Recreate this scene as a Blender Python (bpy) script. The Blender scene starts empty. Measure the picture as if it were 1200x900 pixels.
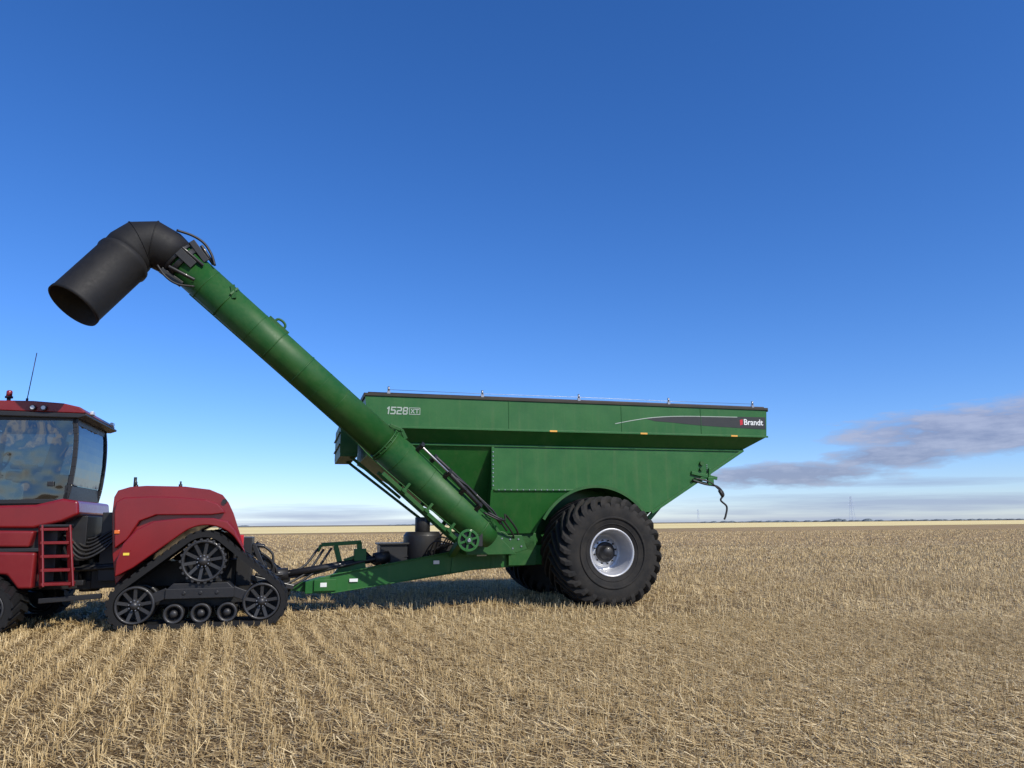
import bpy, bmesh, math, random
import numpy as np
from mathutils import Matrix, Vector
random.seed(7); rng=np.random.default_rng(11)
scene=bpy.context.scene
COL=scene.collection
rad=math.radians
# ------------------------------------------------------------------ node helpers
def new_mat(name):
    m=bpy.data.materials.new(name); m.use_nodes=True
    nt=m.node_tree; bs=nt.nodes["Principled BSDF"]
    return m,nt,bs
def setc(bs,k,v): bs.inputs[k].default_value=v
def ramp(nt,fac,stops):
    r=nt.nodes.new("ShaderNodeValToRGB"); e=r.color_ramp.elements
    while len(e)<len(stops): e.new(0.5)
    for i,(p,c) in enumerate(stops): e[i].position=p; e[i].color=(*c,1)
    nt.links.new(fac,r.inputs[0]); return r.outputs[0]
def noise(nt,vec,scale,detail=5,rough=.55):
    n=nt.nodes.new("ShaderNodeTexNoise"); n.inputs["Scale"].default_value=scale
    n.inputs["Detail"].default_value=detail; n.inputs["Roughness"].default_value=rough
    if vec is not None: nt.links.new(vec,n.inputs["Vector"])
    return n.outputs["Fac"]
def mathn(nt,op,a,b=None,clamp=False):
    n=nt.nodes.new("ShaderNodeMath"); n.operation=op; n.use_clamp=clamp
    for i,x in enumerate((a,b)):
        if x is None: continue
        if isinstance(x,(int,float)): n.inputs[i].default_value=x
        else: nt.links.new(x,n.inputs[i])
    return n.outputs[0]
def mix(nt,fac,a,b,blend='MIX'):
    n=nt.nodes.new("ShaderNodeMix"); n.data_type='RGBA'; n.blend_type=blend
    if isinstance(fac,(int,float)): n.inputs[0].default_value=fac
    else: nt.links.new(fac,n.inputs[0])
    for i,x in ((6,a),(7,b)):
        if isinstance(x,tuple): n.inputs[i].default_value=(*x,1) if len(x)==3 else x
        else: nt.links.new(x,n.inputs[i])
    return n.outputs[2]
def bump(nt,bs,h,strength,dist):
    b=nt.nodes.new("ShaderNodeBump"); b.inputs["Strength"].default_value=strength
    b.inputs["Distance"].default_value=dist
    nt.links.new(h,b.inputs["Height"]); nt.links.new(b.outputs[0],bs.inputs["Normal"])
def paint(name,col,dust=(.28,.22,.14),rough=.38,dustamt=.25,coat=.25,panel=.25,metal=0.0,dscale=2.2,spec=.5,streak=0.0):
    m,nt,bs=new_mat(name)
    tc=nt.nodes.new("ShaderNodeTexCoord").outputs["Object"]
    n1=noise(nt,tc,dscale,6,.65); n2=noise(nt,tc,22,4,.6); n3=noise(nt,tc,1.1,1,.4)
    f=mathn(nt,'MULTIPLY',mathn(nt,'SUBTRACT',mathn(nt,'ADD',n1,mathn(nt,'MULTIPLY',n2,.35)),.55,True),dustamt*2.2,True)
    dark=tuple(c*.72 for c in col)
    base=mix(nt,n1,dark,tuple(c*1.22 for c in col))
    if streak:
        mp=nt.nodes.new("ShaderNodeMapping"); mp.inputs["Scale"].default_value=(7,7,.5); nt.links.new(tc,mp.inputs["Vector"])
        s_=noise(nt,mp.outputs[0],1.0,5,.6)
        s_=mathn(nt,'MULTIPLY',mathn(nt,'SUBTRACT',s_,.52,True),streak*6,True)
        base=mix(nt,s_,base,dust)
    c=mix(nt,f,base,dust)
    nt.links.new(c,bs.inputs["Base Color"])
    r=mathn(nt,'ADD',mathn(nt,'MULTIPLY',n2,.25),rough-.1)
    nt.links.new(r,bs.inputs["Roughness"])
    setc(bs,"Coat Weight",coat); setc(bs,"Coat Roughness",.10); setc(bs,"Metallic",metal); setc(bs,"Specular IOR Level",spec)
    bump(nt,bs,mathn(nt,'ADD',n3,mathn(nt,'MULTIPLY',n2,.03)),panel,.06)
    return m
GREEN=paint("green_paint",(.013,.108,.018),dust=(.12,.15,.06),dustamt=.12,rough=.45,coat=.06,spec=.35,streak=.14,panel=.4)
GREEND=paint("green_paint_dusty",(.012,.090,.015),dust=(.12,.13,.06),dustamt=.26,rough=.5,coat=.0,spec=.35,dscale=3.5)
GREENK=paint("dark_green_rail",(.03,.028,.018),dust=(.1,.06,.045),dustamt=.22,rough=.5,coat=.0,spec=.3)
RED=paint("red_paint",(.185,.005,.007),dustamt=.025,rough=.30,coat=.5,dust=(.2,.06,.04),spec=.4,panel=.2)
REDD=paint("dusty_red_paint",(.175,.007,.009),dustamt=.13,rough=.40,coat=.2,dust=(.18,.08,.055),spec=.4,panel=.2)
BLACK=paint("black_metal",(.009,.009,.010),dustamt=.07,rough=.5,coat=.1,dust=(.08,.065,.05))
WHEELM=paint("grey_cast_wheel",(.020,.020,.021),dustamt=.13,rough=.45,coat=.1,dust=(.10,.085,.065))
RUBBER=paint("dusty_rubber",(.0145,.0142,.014),dustamt=.30,rough=.8,coat=0,dust=(.085,.07,.05),dscale=4,spec=.3)
BELT=paint("black_belt_rubber",(.008,.008,.0085),dustamt=.06,rough=.7,coat=0,dust=(.06,.05,.035),dscale=4,spec=.3)
HOSE=paint("hose_rubber",(.010,.010,.011),dustamt=.08,rough=.5,coat=0,panel=.05)
SPOUT=paint("black_plastic",(.010,.010,.0105),dustamt=.14,rough=.62,coat=0,dust=(.07,.06,.05),panel=.5,spec=.3)
SILVER=paint("silver_rim_paint",(.54,.55,.57),dustamt=.14,rough=.34,coat=.15,dust=(.34,.30,.23),metal=.35,panel=.08)
STEEL=paint("bare_steel",(.35,.35,.36),dustamt=.2,rough=.35,coat=0,metal=.9,panel=.05)
GREYD=paint("dark_grey_decal",(.014,.016,.014),dustamt=.02,rough=.45,coat=.0,panel=.05)
WHITE=paint("white_decal",(.74,.76,.74),dustamt=.03,rough=.45,coat=0,panel=.02)
GREYL=paint("silver_grey_decal",(.35,.41,.35),dustamt=.03,rough=.45,coat=0,panel=.02)
REDDEC=paint("red_decal",(.5,.012,.02),dustamt=.02,rough=.4,coat=0,panel=.02)
REDLENS=paint("dark_red_lens",(.22,.012,.015),dustamt=.02,rough=.3,coat=.3,panel=.02)
ORANGE=paint("amber_reflector",(.75,.38,.05),dustamt=.03,rough=.3,coat=.2,panel=.02)
YELLOW=paint("yellow_decal",(.8,.58,.06),dustamt=.03,rough=.4,coat=0,panel=.02)
TARP=paint("tarp_fabric",(.045,.028,.028),dustamt=.2,rough=.8,coat=0,panel=.5)
BEIGE=paint("seat_fabric",(.70,.63,.50),dustamt=.1,rough=.8,coat=0)
LAMP=paint("lamp_lens",(.55,.56,.58),dustamt=.05,rough=.15,coat=.4,panel=.05)
AMBER=paint("amber_lamp",(.75,.16,.02),dustamt=.02,rough=.2,coat=.6,panel=.02)
def glass_mat(nm_,tint,ior,bs_=.35):
    m,nt,bs=new_mat(nm_); out=nt.nodes["Material Output"]
    tr=nt.nodes.new("ShaderNodeBsdfTransparent"); tr.inputs[0].default_value=(*tint,1)
    gl=nt.nodes.new("ShaderNodeBsdfGlossy"); gl.inputs["Roughness"].default_value=.015
    gl.inputs["Color"].default_value=(.9,.95,1,1)
    fr=nt.nodes.new("ShaderNodeFresnel"); fr.inputs[0].default_value=ior
    tc=nt.nodes.new("ShaderNodeTexCoord").outputs["Object"]
    b=nt.nodes.new("ShaderNodeBump"); b.inputs["Strength"].default_value=bs_; b.inputs["Distance"].default_value=.1
    nt.links.new(noise(nt,tc,1.6,2,.5),b.inputs["Height"]); nt.links.new(b.outputs[0],gl.inputs["Normal"])
    mx=nt.nodes.new("ShaderNodeMixShader")
    nt.links.new(fr.outputs[0],mx.inputs[0]); nt.links.new(tr.outputs[0],mx.inputs[1]); nt.links.new(gl.outputs[0],mx.inputs[2])
    nt.links.new(mx.outputs[0],out.inputs["Surface"]); return m
GLASS=glass_mat("tinted_glass",(.15,.175,.17),2.0)
GLASSF=glass_mat("far_tinted_glass",(.22,.25,.245),1.5)
GLASSD=glass_mat("dark_glass",(.07,.08,.08),1.5,.15)
# ------------------------------------------------------------------ rig frame
ANG=rad(16); O=Vector((1.852,15.420,0))
RW=Matrix.Translation(O)@Matrix.Rotation(ANG,4,'Z')
ORG={}
def thing(name,org,label,category,group=None):
    e=bpy.data.objects.new(name,None); COL.objects.link(e)
    e.empty_display_size=.3
    e.matrix_world=RW@Matrix.Translation(Vector(org))
    e["label"]=label; e["category"]=category
    if group: e["group"]=group
    ORG[e.name]=Vector(org); return e
def part_empty(name,parent,org):
    e=bpy.data.objects.new(name,None); COL.objects.link(e); e.parent=parent
    e.location=Vector(org)-ORG[parent.name]; ORG[e.name]=Vector(org); return e
class B:
    def __init__(s): s.v=[];s.f=[];s.m=[];s.s=[]
    def add(s,vs,fs,m=0,sm=False):
        k=len(s.v); s.v+= [tuple(x) for x in vs]
        for f in fs: s.f.append([i+k for i in f]); s.m.append(m); s.s.append(sm)
        return s
    def box(s,a,b,c,d,e,f,m=0):
        vs=[(x,y,z) for x in (a,b) for y in (c,d) for z in (e,f)]
        return s.add(vs,[(0,1,3,2),(4,6,7,5),(0,4,5,1),(2,3,7,6),(0,2,6,4),(1,5,7,3)],m)
    def quad(s,*p,m=0): return s.add(p,[tuple(range(len(p)))],m)
    def prism(s,poly,v0,v1,m=0,fn=None):
        n=len(poly)
        vs=[(u,v0,z) for u,z in poly]+[(u,v1,z) for u,z in poly]
        if fn: vs=[fn(p) for p in vs]
        fs=[tuple(range(n)),tuple(range(2*n-1,n-1,-1))]+[(i,i+n,(i+1)%n+n,(i+1)%n) for i in range(n)]
        return s.add(vs,fs,m)
    def beam(s,p0,p1,w,h,m=0,up=(0,0,1)):
        p0=Vector(p0);p1=Vector(p1); d=(p1-p0).normalized(); up=Vector(up)
        sd=d.cross(up)
        if sd.length<1e-3: sd=d.cross(Vector((0,1,0)))
        sd.normalize(); up=sd.cross(d)
        vs=[]
        for p in (p0,p1):
            for a,b in ((-1,-1),(1,-1),(1,1),(-1,1)): vs.append(p+sd*a*w/2+up*b*h/2)
        return s.add(vs,[(0,1,2,3),(7,6,5,4),(0,4,5,1),(1,5,6,2),(2,6,7,3),(3,7,4,0)],m)
    def tube(s,pts,r,seg=16,m=0,caps=True,sm=True):
        pts=[Vector(p) for p in pts]; n=len(pts)
        rs=r if isinstance(r,(list,tuple)) else [r]*n
        ref=None; vs=[]
        for i,p in enumerate(pts):
            a=pts[max(0,i-1)]; b=pts[min(n-1,i+1)]; d=(b-a).normalized()
            if ref is None:
                ref=Vector((0,1,0)) if abs(d.y)<.9 else Vector((1,0,0))
            x=(ref-d*ref.dot(d)).normalized(); ref=x; y=d.cross(x)
            for k in range(seg):
                t=2*math.pi*k/seg; vs.append(p+(x*math.cos(t)+y*math.sin(t))*rs[i])
        fs=[(i*seg+k,i*seg+(k+1)%seg,(i+1)*seg+(k+1)%seg,(i+1)*seg+k) for i in range(n-1) for k in range(seg)]
        s.add(vs,fs,m,sm)
        if caps:
            s.add(vs[:seg],[tuple(range(seg))],m); s.add(vs[-seg:],[tuple(range(seg))],m)
        return s
    def lathe(s,prof,c,seg=48,m=0,sm=True,closed=False):
        vs=[]
        for r,dv in prof:
            for k in range(seg):
                t=2*math.pi*k/seg; vs.append((c[0]+r*math.cos(t),c[1]+dv,c[2]+r*math.sin(t)))
        n=len(prof); rr=range(n) if closed else range(n-1)
        fs=[(i*seg+k,i*seg+(k+1)%seg,((i+1)%n)*seg+(k+1)%seg,((i+1)%n)*seg+k) for i in rr for k in range(seg)]
        return s.add(vs,fs,m,sm)
    def disc(s,c,r,v0,v1,m=0,seg=24):
        return s.tube([(c[0],v0,c[1]),(c[0],v1,c[1])],r,seg,m)
    def done(s,name,parent,mats,org=None,bevel=0,label=None,bseg=2):
        o=Vector(org) if org is not None else ORG[parent.name]
        me=bpy.data.meshes.new(name)
        me.from_pydata([tuple(Vector(v)-o) for v in s.v],[],s.f)
        for i,p in enumerate(me.polygons): p.material_index=s.m[i]; p.use_smooth=s.s[i]
        bm=bmesh.new(); bm.from_mesh(me)
        bmesh.ops.remove_doubles(bm,verts=bm.verts,dist=.0002)
        bmesh.ops.recalc_face_normals(bm,faces=bm.faces); bm.to_mesh(me); bm.free()
        for mt in (mats if isinstance(mats,(list,tuple)) else [mats]): me.materials.append(mt)
        ob=bpy.data.objects.new(name,me); COL.objects.link(ob)
        ob.parent=parent; ob.location=o-ORG[parent.name]; ORG[ob.name]=o
        if bevel:
            md=ob.modifiers.new("bevel",'BEVEL'); md.width=bevel; md.segments=bseg
            md.limit_method='ANGLE'; md.angle_limit=rad(35)
        if label: ob["label"]=label
        return ob
    def split(s,name,parent,mats,bevel=0,bseg=2):
        par={}
        def find(a):
            while par.setdefault(a,a)!=a: par[a]=par[par[a]]; a=par[a]
            return a
        key=[tuple(round(c,4) for c in v) for v in s.v]
        for f in s.f:
            for i in f[1:]: par[find(key[f[0]])]=find(key[i])
        groups={}
        for i,f in enumerate(s.f): groups.setdefault(find(key[f[0]]),[]).append(i)
        for g in groups.values():
            b=B()
            for i in g: b.add([s.v[j] for j in s.f[i]],[tuple(range(len(s.f[i])))],s.m[i],s.s[i])
            b.done(name,parent,mats,bevel=bevel,bseg=bseg)
def smooth_path(pts,n=8):
    P=[Vector(p) for p in pts]; P=[P[0]*2-P[1]]+P+[P[-1]*2-P[-2]]; out=[]
    for i in range(1,len(P)-2):
        for k in range(n):
            t=k/n; a,b,c,d=P[i-1:i+3]
            out.append(.5*((2*b)+(c-a)*t+(2*a-5*b+4*c-d)*t*t+(3*b-a-3*c+d)*t**3))
    out.append(P[-2]); return out
def text_mesh(name,body,size,u,v,z,parent,mat,width=None,off=0.0,shear=0.0):
    cu=bpy.data.curves.new(name,'FONT'); cu.body=body; cu.size=size; cu.offset=off; cu.shear=shear; cu.extrude=.002
    t=bpy.data.objects.new(name+"_c",cu); COL.objects.link(t)
    bpy.context.view_layer.update()
    me=bpy.data.meshes.new_from_object(t.evaluated_get(bpy.context.evaluated_depsgraph_get()))
    bpy.data.objects.remove(t)
    xs=[q.co.x for q in me.vertices]; sx=1
    if width: sx=width/(max(xs)-min(xs))
    x0=min(xs)
    o=ORG[parent.name]
    for q in me.vertices:
        q.co=Vector((u+(q.co.x-x0)*sx, v-q.co.z, z+q.co.y))-o
    me.materials.clear(); me.materials.append(mat)
    ob=bpy.data.objects.new(name,me); COL.objects.link(ob); ob.parent=parent; ORG[ob.name]=o
    return ob
# blocky characters built from strokes on a unit cell (w=1,h=1)
GLYPH={'1':[[(.25,.80),(.55,1.0),(.55,0)]],'5':[[(.95,1),(.08,1),(.08,.56),(.75,.56),(.92,.44),(.92,.12),(.75,0),(.05,0)]],
 '2':[[(.05,1),(.78,1),(.92,.86),(.92,.62),(.78,.5),(.22,.5),(.08,.38),(.08,0),(.95,0)]],
 '8':[[(.2,1),(.8,1),(.92,.88),(.92,.12),(.8,0),(.2,0),(.08,.12),(.08,.88),(.2,1)],[(.08,.5),(.92,.5)]],
 'X':[[(.05,1),(.95,0)],[(.95,1),(.05,0)]],'T':[[(.02,1),(.98,1)],[(.5,1),(.5,0)]]}
def block_text(name,body,u,v,z,w,h,gap,st,parent,mat,lean=0.0):
    b=B(); x=u
    for ch_ in body:
        for path in GLYPH[ch_]:
            P=[Vector((x+a*w+lean*c_*h,0,z+c_*h)) for a,c_ in path]
            for i,(p,q) in enumerate(zip(P[:-1],P[1:])):
                d_=(q-p).normalized(); nn=Vector((-d_.z,0,d_.x))*st/2
                e=d_*st*.5; vv=v+.0006*(i%2)
                pts_=[p-e-nn,q+e-nn,q+e+nn,p-e+nn]
                b.add([(a_.x,vv,a_.z) for a_ in pts_],[(0,1,2,3)])
        x+=w*(.72 if ch_=='1' else 1)+gap
    return b.done(name,parent,[mat])
# ================================================================== GRAIN CART
cart=thing("grain_cart",(0,2.07,0),"green grain cart with raised unloading auger on stubble","grain cart")
VM=4.14
def mir(p): return (p[0],VM-p[1],p[2])
h=B()
def both(*p):
    h.quad(*p); h.quad(*[mir(q) for q in p])
AC=(.08,1.05); AR=1.34
ZS=3.24; VS=.64; US=4.14-(3.52-ZS)*1.703
def arc(a0,a1,n,r=AR): return [(AC[0]+r*math.cos(rad(a0+(a1-a0)*i/n)),AC[1]+r*math.sin(rad(a0+(a1-a0)*i/n))) for i in range(n+1)]
aS=180-math.degrees(math.asin((2.33-AC[1])/AR)); aB=180-math.degrees(math.asin((1.45-AC[1])/AR))
uB=AC[0]+AR*math.cos(rad(aB))
both((-4.81,.35,4.17),(4.19,.35,4.17),(4.14,.35,3.52),(-4.74,.35,3.52))
both((-4.74,.35,3.52),(4.14,.35,3.52),(US,VS,ZS),(-4.70,VS,ZS))
both((-4.70,VS,ZS),(-4.70,VS+.12,3.0),(-2.17,1.56,1.40),(-2.17,VS,ZS))
both((-2.17,VS,ZS),(-2.17,VS,2.33),(-2.17,.92,1.45),(-2.17,1.54,1.45))
up=[(US,VS,ZS),(1.33,VS,1.87)]+[(u,VS,z) for u,z in arc(38,aS,22)]+[(-2.17,VS,2.33),(-2.17,VS,ZS)]
both(*up)
SL=.28/.88
lo=[(-2.17,VS,2.33)]+[(u,VS+(2.33-z)*SL,z) for u,z in arc(aS,aB,12)]+[(-2.17,.92,1.45)]
both(*lo)
h.quad((4.19,.35,4.17),(4.19,VM-.35,4.17),(4.14,VM-.35,3.52),(4.14,.35,3.52))
h.quad((4.14,.35,3.52),(4.14,VM-.35,3.52),(US,VM-VS,ZS),(US,VS,ZS))
h.quad((US,VS,ZS),(US,VM-VS,ZS),(1.33,VM-VS,1.87),(1.33,VS,1.87))
h.quad((1.33,VS,1.87),(1.33,VM-VS,1.87),(1.0,VM-VS,1.6),(1.0,VS,1.6))
h.quad((-4.81,.35,4.17),(-4.81,VM-.35,4.17),(-4.74,VM-.35,3.52),(-4.74,.35,3.52))
h.quad((-4.74,.35,3.52),(-4.74,VM-.35,3.52),(-4.70,VM-VS,ZS),(-4.70,VS,ZS))
h.quad((-4.70,VS,ZS),(-4.70,VM-VS,ZS),(-4.70,VM-.76,3.0),(-4.70,.76,3.0))
h.quad((-4.70,.76,3.0),(-4.70,VM-.76,3.0),(-2.17,VM-1.56,1.4),(-2.17,1.56,1.4))
for mm in (0,1):
    f=(lambda p:p) if mm==0 else mir
    A=arc(38,aB,36)
    def vv0(a): return VS+(max(0,2.33-a[1])*SL if a[0]<0 else 0)
    for i in range(36):
        a,b=A[i],A[i+1]
        h.quad(f((a[0],vv0(a),a[1])),f((b[0],vv0(b),b[1])),f((b[0],1.55,b[1])),f((a[0],1.55,a[1])))
    h.quad(*[f((u,1.55,z)) for u,z in A+[(uB,1.2),(1.3,1.2)]])
    h.quad(f((-2.17,.92,1.45)),f((uB,.92,1.45)),f((uB,1.55,1.45)),f((-2.17,1.55,1.45)))
h.prism([(-2.17,1.45),(-1.75,1.0),(1.0,1.0),(1.28,1.6),(1.28,1.8),(-2.17,1.8)],1.55,VM-1.55)
hopper=h.done("hopper",cart,[GREEN],label="green sloped hopper with vertical upper band")
t=B()
def bothbox(a,b,c,d,e,f,m=0):
    t.box(a,b,c,d,e,f,m); t.box(a,b,VM-d,VM-c,e,f,m)
bothbox(-4.83,4.21,.325,.347,4.13,4.185,1)
bothbox(-4.77,4.17,.325,.347,3.505,3.545)
bothbox(-4.71,US,VS-.03,VS-.003,ZS-.03,ZS+.01)
bothbox(-2.20,-2.14,VS-.03,VS-.002,2.33,ZS-.035)
bothbox(-2.14,-.42,VS-.025,VS-.002,2.315,2.345)
t.box(4.192,4.215,.325,VM-.325,4.10,4.186,1); t.box(-4.835,-4.812,.325,VM-.325,4.10,4.186,1)
t.beam((US+.03,VS-.01,ZS),(1.35,VS-.01,1.855),.05,.06)
t.beam((-2.19,VS,2.33),(-2.19,.92,1.45),.05,.05)
for u in (-1.9,.6,2.5): t.box(u-.006,u+.006,.3405,.349,3.56,4.12)
t.done("hopper_trim",cart,[GREEN,GREENK],bevel=.008)
b=B()
for i in range(9): b.disc((-2.17,3.1-i*.085),.014,VS-.045,VS-.028,0,8)
for i in range(12): b.disc((-2.05+i*.13,2.33),.011,VS-.037,VS-.024,0,8)
for i in range(8): b.disc((2.75,2.62+i*.04),.01,VS-.015,VS,0,6)
b.split("bolt",cart,[STEEL])
fl=B(); A=arc(34,150,40,AR-.01); A2=arc(34,150,40,AR+.05)
fl.prism(A+A2[::-1],VS-.04,VS-.003)
fl.done("fender_lip",cart,[GREEND])
tp=B(); n=14
for i in range(n):
    a=i/n; c=(i+1)/n
    za=4.16+.08*math.sin(math.pi*a); zc=4.16+.08*math.sin(math.pi*c)
    va=.42+a*(VM-.84); vc=.42+c*(VM-.84)
    tp.quad((-4.78,va,za),(4.16,va,za),(4.16,vc,zc),(-4.78,vc,zc))
tp.tube([(-4.75,.40,4.195),(4.15,.40,4.195)],.022,10)
tp.done("tarp",cart,[TARP])
for u in (-4.35,-2.45,-.35,1.75,3.85):
    ps=B(); ps.box(u-.03,u+.03,.36,.40,4.185,4.25); ps.tube([(u,.38,4.24),(u,.38,4.33)],.022,8)
    ps.done("tarp_post",cart,[STEEL])
wr=B(); wr.tube([(-4.35,.38,4.27),(-2.45,.38,4.26),(-.35,.38,4.27),(1.75,.38,4.26),(3.85,.38,4.27)],.004,6); wr.done("tarp_cable",cart,[STEEL])
d=B()
V0=.3455
top=smooth_path([(.45,V0,3.73),(.9,V0,3.82),(1.4,V0,3.895),(2.1,V0,3.94),(3.42,V0,3.96)],6)
bot=smooth_path([(.45,V0,3.725),(1.1,V0,3.80),(1.7,V0,3.79),(2.5,V0,3.74),(3.42,V0,3.71)],6)
for i in range(len(top)-1):
    if i>8: d.add([top[i],top[i+1],bot[i+1],bot[i]],[(0,1,2,3)],0)
d.quad((3.42,V0,3.96),(4.14,V0,3.97),(4.13,V0,3.695),(3.42,V0,3.71),m=0)
V1=.3445
for i in range(len(top)-1):
    a,c=top[i],top[i+1]; d.add([(a.x,V1,a.z),(c.x,V1,c.z),(c.x,V1,c.z-.015),(a.x,V1,a.z-.015)],[(0,1,2,3)],1)
d.quad((3.48,V1,3.89),(3.55,V1,3.91),(3.55,V1,3.79),(3.48,V1,3.77),m=2)
d.done("side_decal",cart,[GREYD,GREYL,REDDEC])
text_mesh("maker_lettering","Brandt",.185,3.58,.343,3.785,cart,WHITE,width=.49,off=.003)
block_text("model_lettering","1528",-4.40,.343,3.79,.088,.125,.030,.024,cart,GREYL,lean=.12)
block_text("series_lettering","XT",-3.905,.343,3.815,.062,.072,.022,.016,cart,GREYL)
bx=B()
for (a,c,e,f) in ((-3.945,-3.725,3.910,3.921),(-3.945,-3.725,3.782,3.793),(-3.945,-3.934,3.7935,3.9095),(-3.736,-3.725,3.7935,3.9095)):
    bx.box(a,c,.3435,.346,e,f)
bx.done("series_lettering_box",cart,[GREYL])
for i,u in enumerate((-.95,1.1,3.3)):
    r=B(); r.box(u-.08,u+.08,.318,.3245,3.508,3.542); r.done("reflector",cart,[ORANGE])
pf=B()
pf.box(-5.18,-4.83,1.6,3.75,3.05,3.12); pf.box(-5.18,-5.13,1.6,3.75,3.12,3.78); pf.box(-5.13,-4.83,3.70,3.75,3.12,3.78)
pf.box(-5.13,-4.83,1.6,1.65,3.12,3.78)
for z in (3.3,3.55): pf.beam((-5.2,1.6,z),(-5.2,3.75,z),.03,.03)
pf.beam((-4.95,3.0,3.06),(-3.3,2.6,1.75),.05,.06); pf.beam((-4.95,1.8,3.06),(-3.9,1.75,2.2),.05,.06)
pf.done("platform",cart,[GREEND],bevel=.006)
# ---- auger
P0=Vector((-2.62,.05,1.57)); P1=Vector((-8.10,-1.0,6.11))
D=(P1-P0).normalized(); L=(P1-P0).length
NV=Vector((0,-1,0)); NV=(NV-D*NV.dot(D)).normalized(); NU=NV.cross(D)
if NU.z<0: NU=-NU
def at(t,n=0,w=0): return P0+D*(t*L)+NU*n+NV*w
JT=.34
RL,RU=.335,.308
ag=B()
ag.tube([at(-.05),at(-.02),at(.0),at(JT)],[.18,.28,RL,RL],40); ag.tube([at(JT),at(1.01)],RU,40)
for tt,r in ((.0,RL+.015),(JT-.004,RL+.018),(JT+.004,RL+.018),(.62,RU+.010),(.71,RU+.008),(.86,RU+.008)):
    ag.tube([at(tt-.0016),at(tt+.0016)],r,40)
for tt,r in ((.10,RL+.004),(.20,RL+.004),(.29,RL+.004),(.50,RU+.004),(.56,RU+.004),(.77,RU+.004),(.92,RU+.004)):
    ag.tube([at(tt-.0008),at(tt+.0008)],r,40)
auger=ag.done("auger",cart,[GREEND],label="green raised auger tube with flanges")
fb=B()
for k in range(14):
    a=2*math.pi*k/14; c=at(JT)+ (NU*math.cos(a)+NV*math.sin(a))*(RL+.006)
    fb.tube([c-D*.045,c+D*.045],.010,6)
fb.split("bolt",cart,[GREEND])
fh=B()
for w_ in (.12,-.1):
    fh.beam(at(JT-.03,.32,w_),at(JT-.006,.39,w_),.04,.07,up=NU); fh.beam(at(JT-.006,.39,w_),at(JT+.025,.31,w_),.04,.06,up=NU)
fh.tube([at(JT-.006,.385,-.13),at(JT-.006,.385,.16)],.025,12)
fh.done("fold_hinge",cart,[GREEND],bevel=.006)
hy=B()
hy.tube([at(.05,.30,.30),at(.17,.36,.30)],.045,12,0); hy.tube([at(.17,.36,.30),at(.27,.39,.26)],.024,10,1)
hy.tube([at(.07,.42,.18),at(.22,.44,.16)],.034,12,0)
for tt,a,c in ((.05,.24,.31),(.11,.28,.29),(.17,.32,.28),(.27,.36,.23),(.22,.37,.14)):
    hy.beam(at(tt,a-.10,c-.12),at(tt,a+.08,c+.04),.12,.07,0,up=D)
hy.tube([at(-.03,.30,.28),at(.03,.36,.32),at(.11,.41,.32),at(.17,.36,.30)],.018,8)
hy.tube([at(-.06,.30,.20),at(.01,.40,.26),at(.07,.42,.2)],.02,8)
hy.done("fold_cylinder",cart,[BLACK,STEEL],bevel=.004)
pp=B(); pp.tube(smooth_path([at(.0,-.33,.22),at(.15,-.35,.20),at(JT,-.36,.14),at(.45,-.32,.1),at(.93,-.32,.06)],6),.010,8)
pp.done("hydraulic_line",cart,[GREEND])
hk=B()
tt=.735
hk.tube(smooth_path([at(tt-.014,RU-.02,.02),at(tt-.012,RU+.08,.02),at(tt,RU+.11,.02),at(tt+.012,RU+.08,.02),at(tt+.014,RU-.02,.02)],5),.022,8)
hk.beam(at(tt-.03,RU+.005,.02),at(tt+.03,RU+.005,.02),.14,.05,up=NU)
hk.done("lifting_lug",cart,[GREEND])
hk=B(); hk.beam(at(.85,.1,RU),at(.875,.26,.25),.03,.07,up=NU); hk.beam(at(.862,.10,RU+.02),at(.862,.28,.23),.03,.03,up=D)
hk.done("latch",cart,[GREEND])
cr=B()
for tt in (.07,.15,.23):
    cr.beam(at(tt,-.43,-.28),at(tt,-.43,.28),.06,.09,up=D)
    cr.beam(at(tt,-.43,-.28),at(tt,-.1,-.34),.06,.07,up=D); cr.beam(at(tt,-.43,.24),at(tt,-.26,.24),.05,.05,up=D)
cr.beam(at(.0,-.46,.20),at(.30,-.44,.20),.05,.07,up=NU); cr.beam(at(.0,-.46,-.22),at(.30,-.44,-.22),.05,.07,up=NU)
for i in range(5): cr.beam(at(.01+i*.05,-.46,.20 if i%2 else -.22),at(.06+i*.05,-.46,-.22 if i%2 else .20),.035,.035,up=NU)
cr.beam(at(.02,-.44,.1),(-2.95,.95,1.05),.12,.12)
cr.done("auger_cradle",cart,[GREEND],bevel=.005)
el=B()
E0=at(1.0)
ctl=[E0,Vector((-8.30,-1.02,6.25)),Vector((-8.52,-1.04,6.36)),Vector((-8.73,-1.07,6.31)),Vector((-8.86,-1.10,6.17)),Vector((-8.94,-1.13,6.03))]
pts=ctl; rs=[.33,.375,.395,.405,.41,.405]
el.tube(pts,rs,40,sm=True)
for k in (2,3):
    dd=(pts[k+1]-pts[k-1]).normalized(); el.tube([pts[k]-dd*.008,pts[k]+dd*.008],rs[k]+.008,40)
el.done("elbow",cart,[SPOUT],label="black elbow at auger top")
hg=B()
hg.tube([at(.985),at(.997)],.345,36); hg.tube([at(1.003),at(1.010)],.355,36)
hg.beam(at(.955,.27,.20),at(1.01,.35,.20),.06,.10,up=NU); hg.beam(at(.955,-.30,.16),at(1.01,-.35,.18),.06,.10,up=NU)
hg.beam(at(.965,.05,.33),at(1.01,.05,.36),.14,.05,up=NV)
hg.tube([at(.94,.32,.14),at(.99,.42,.13)],.030,10)
hg.tube([at(.95,.16,.31),at(1.01,.14,.36)],.028,10); hg.tube([at(.94,-.12,.33),at(1.0,-.24,.33)],.03,10)
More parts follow.
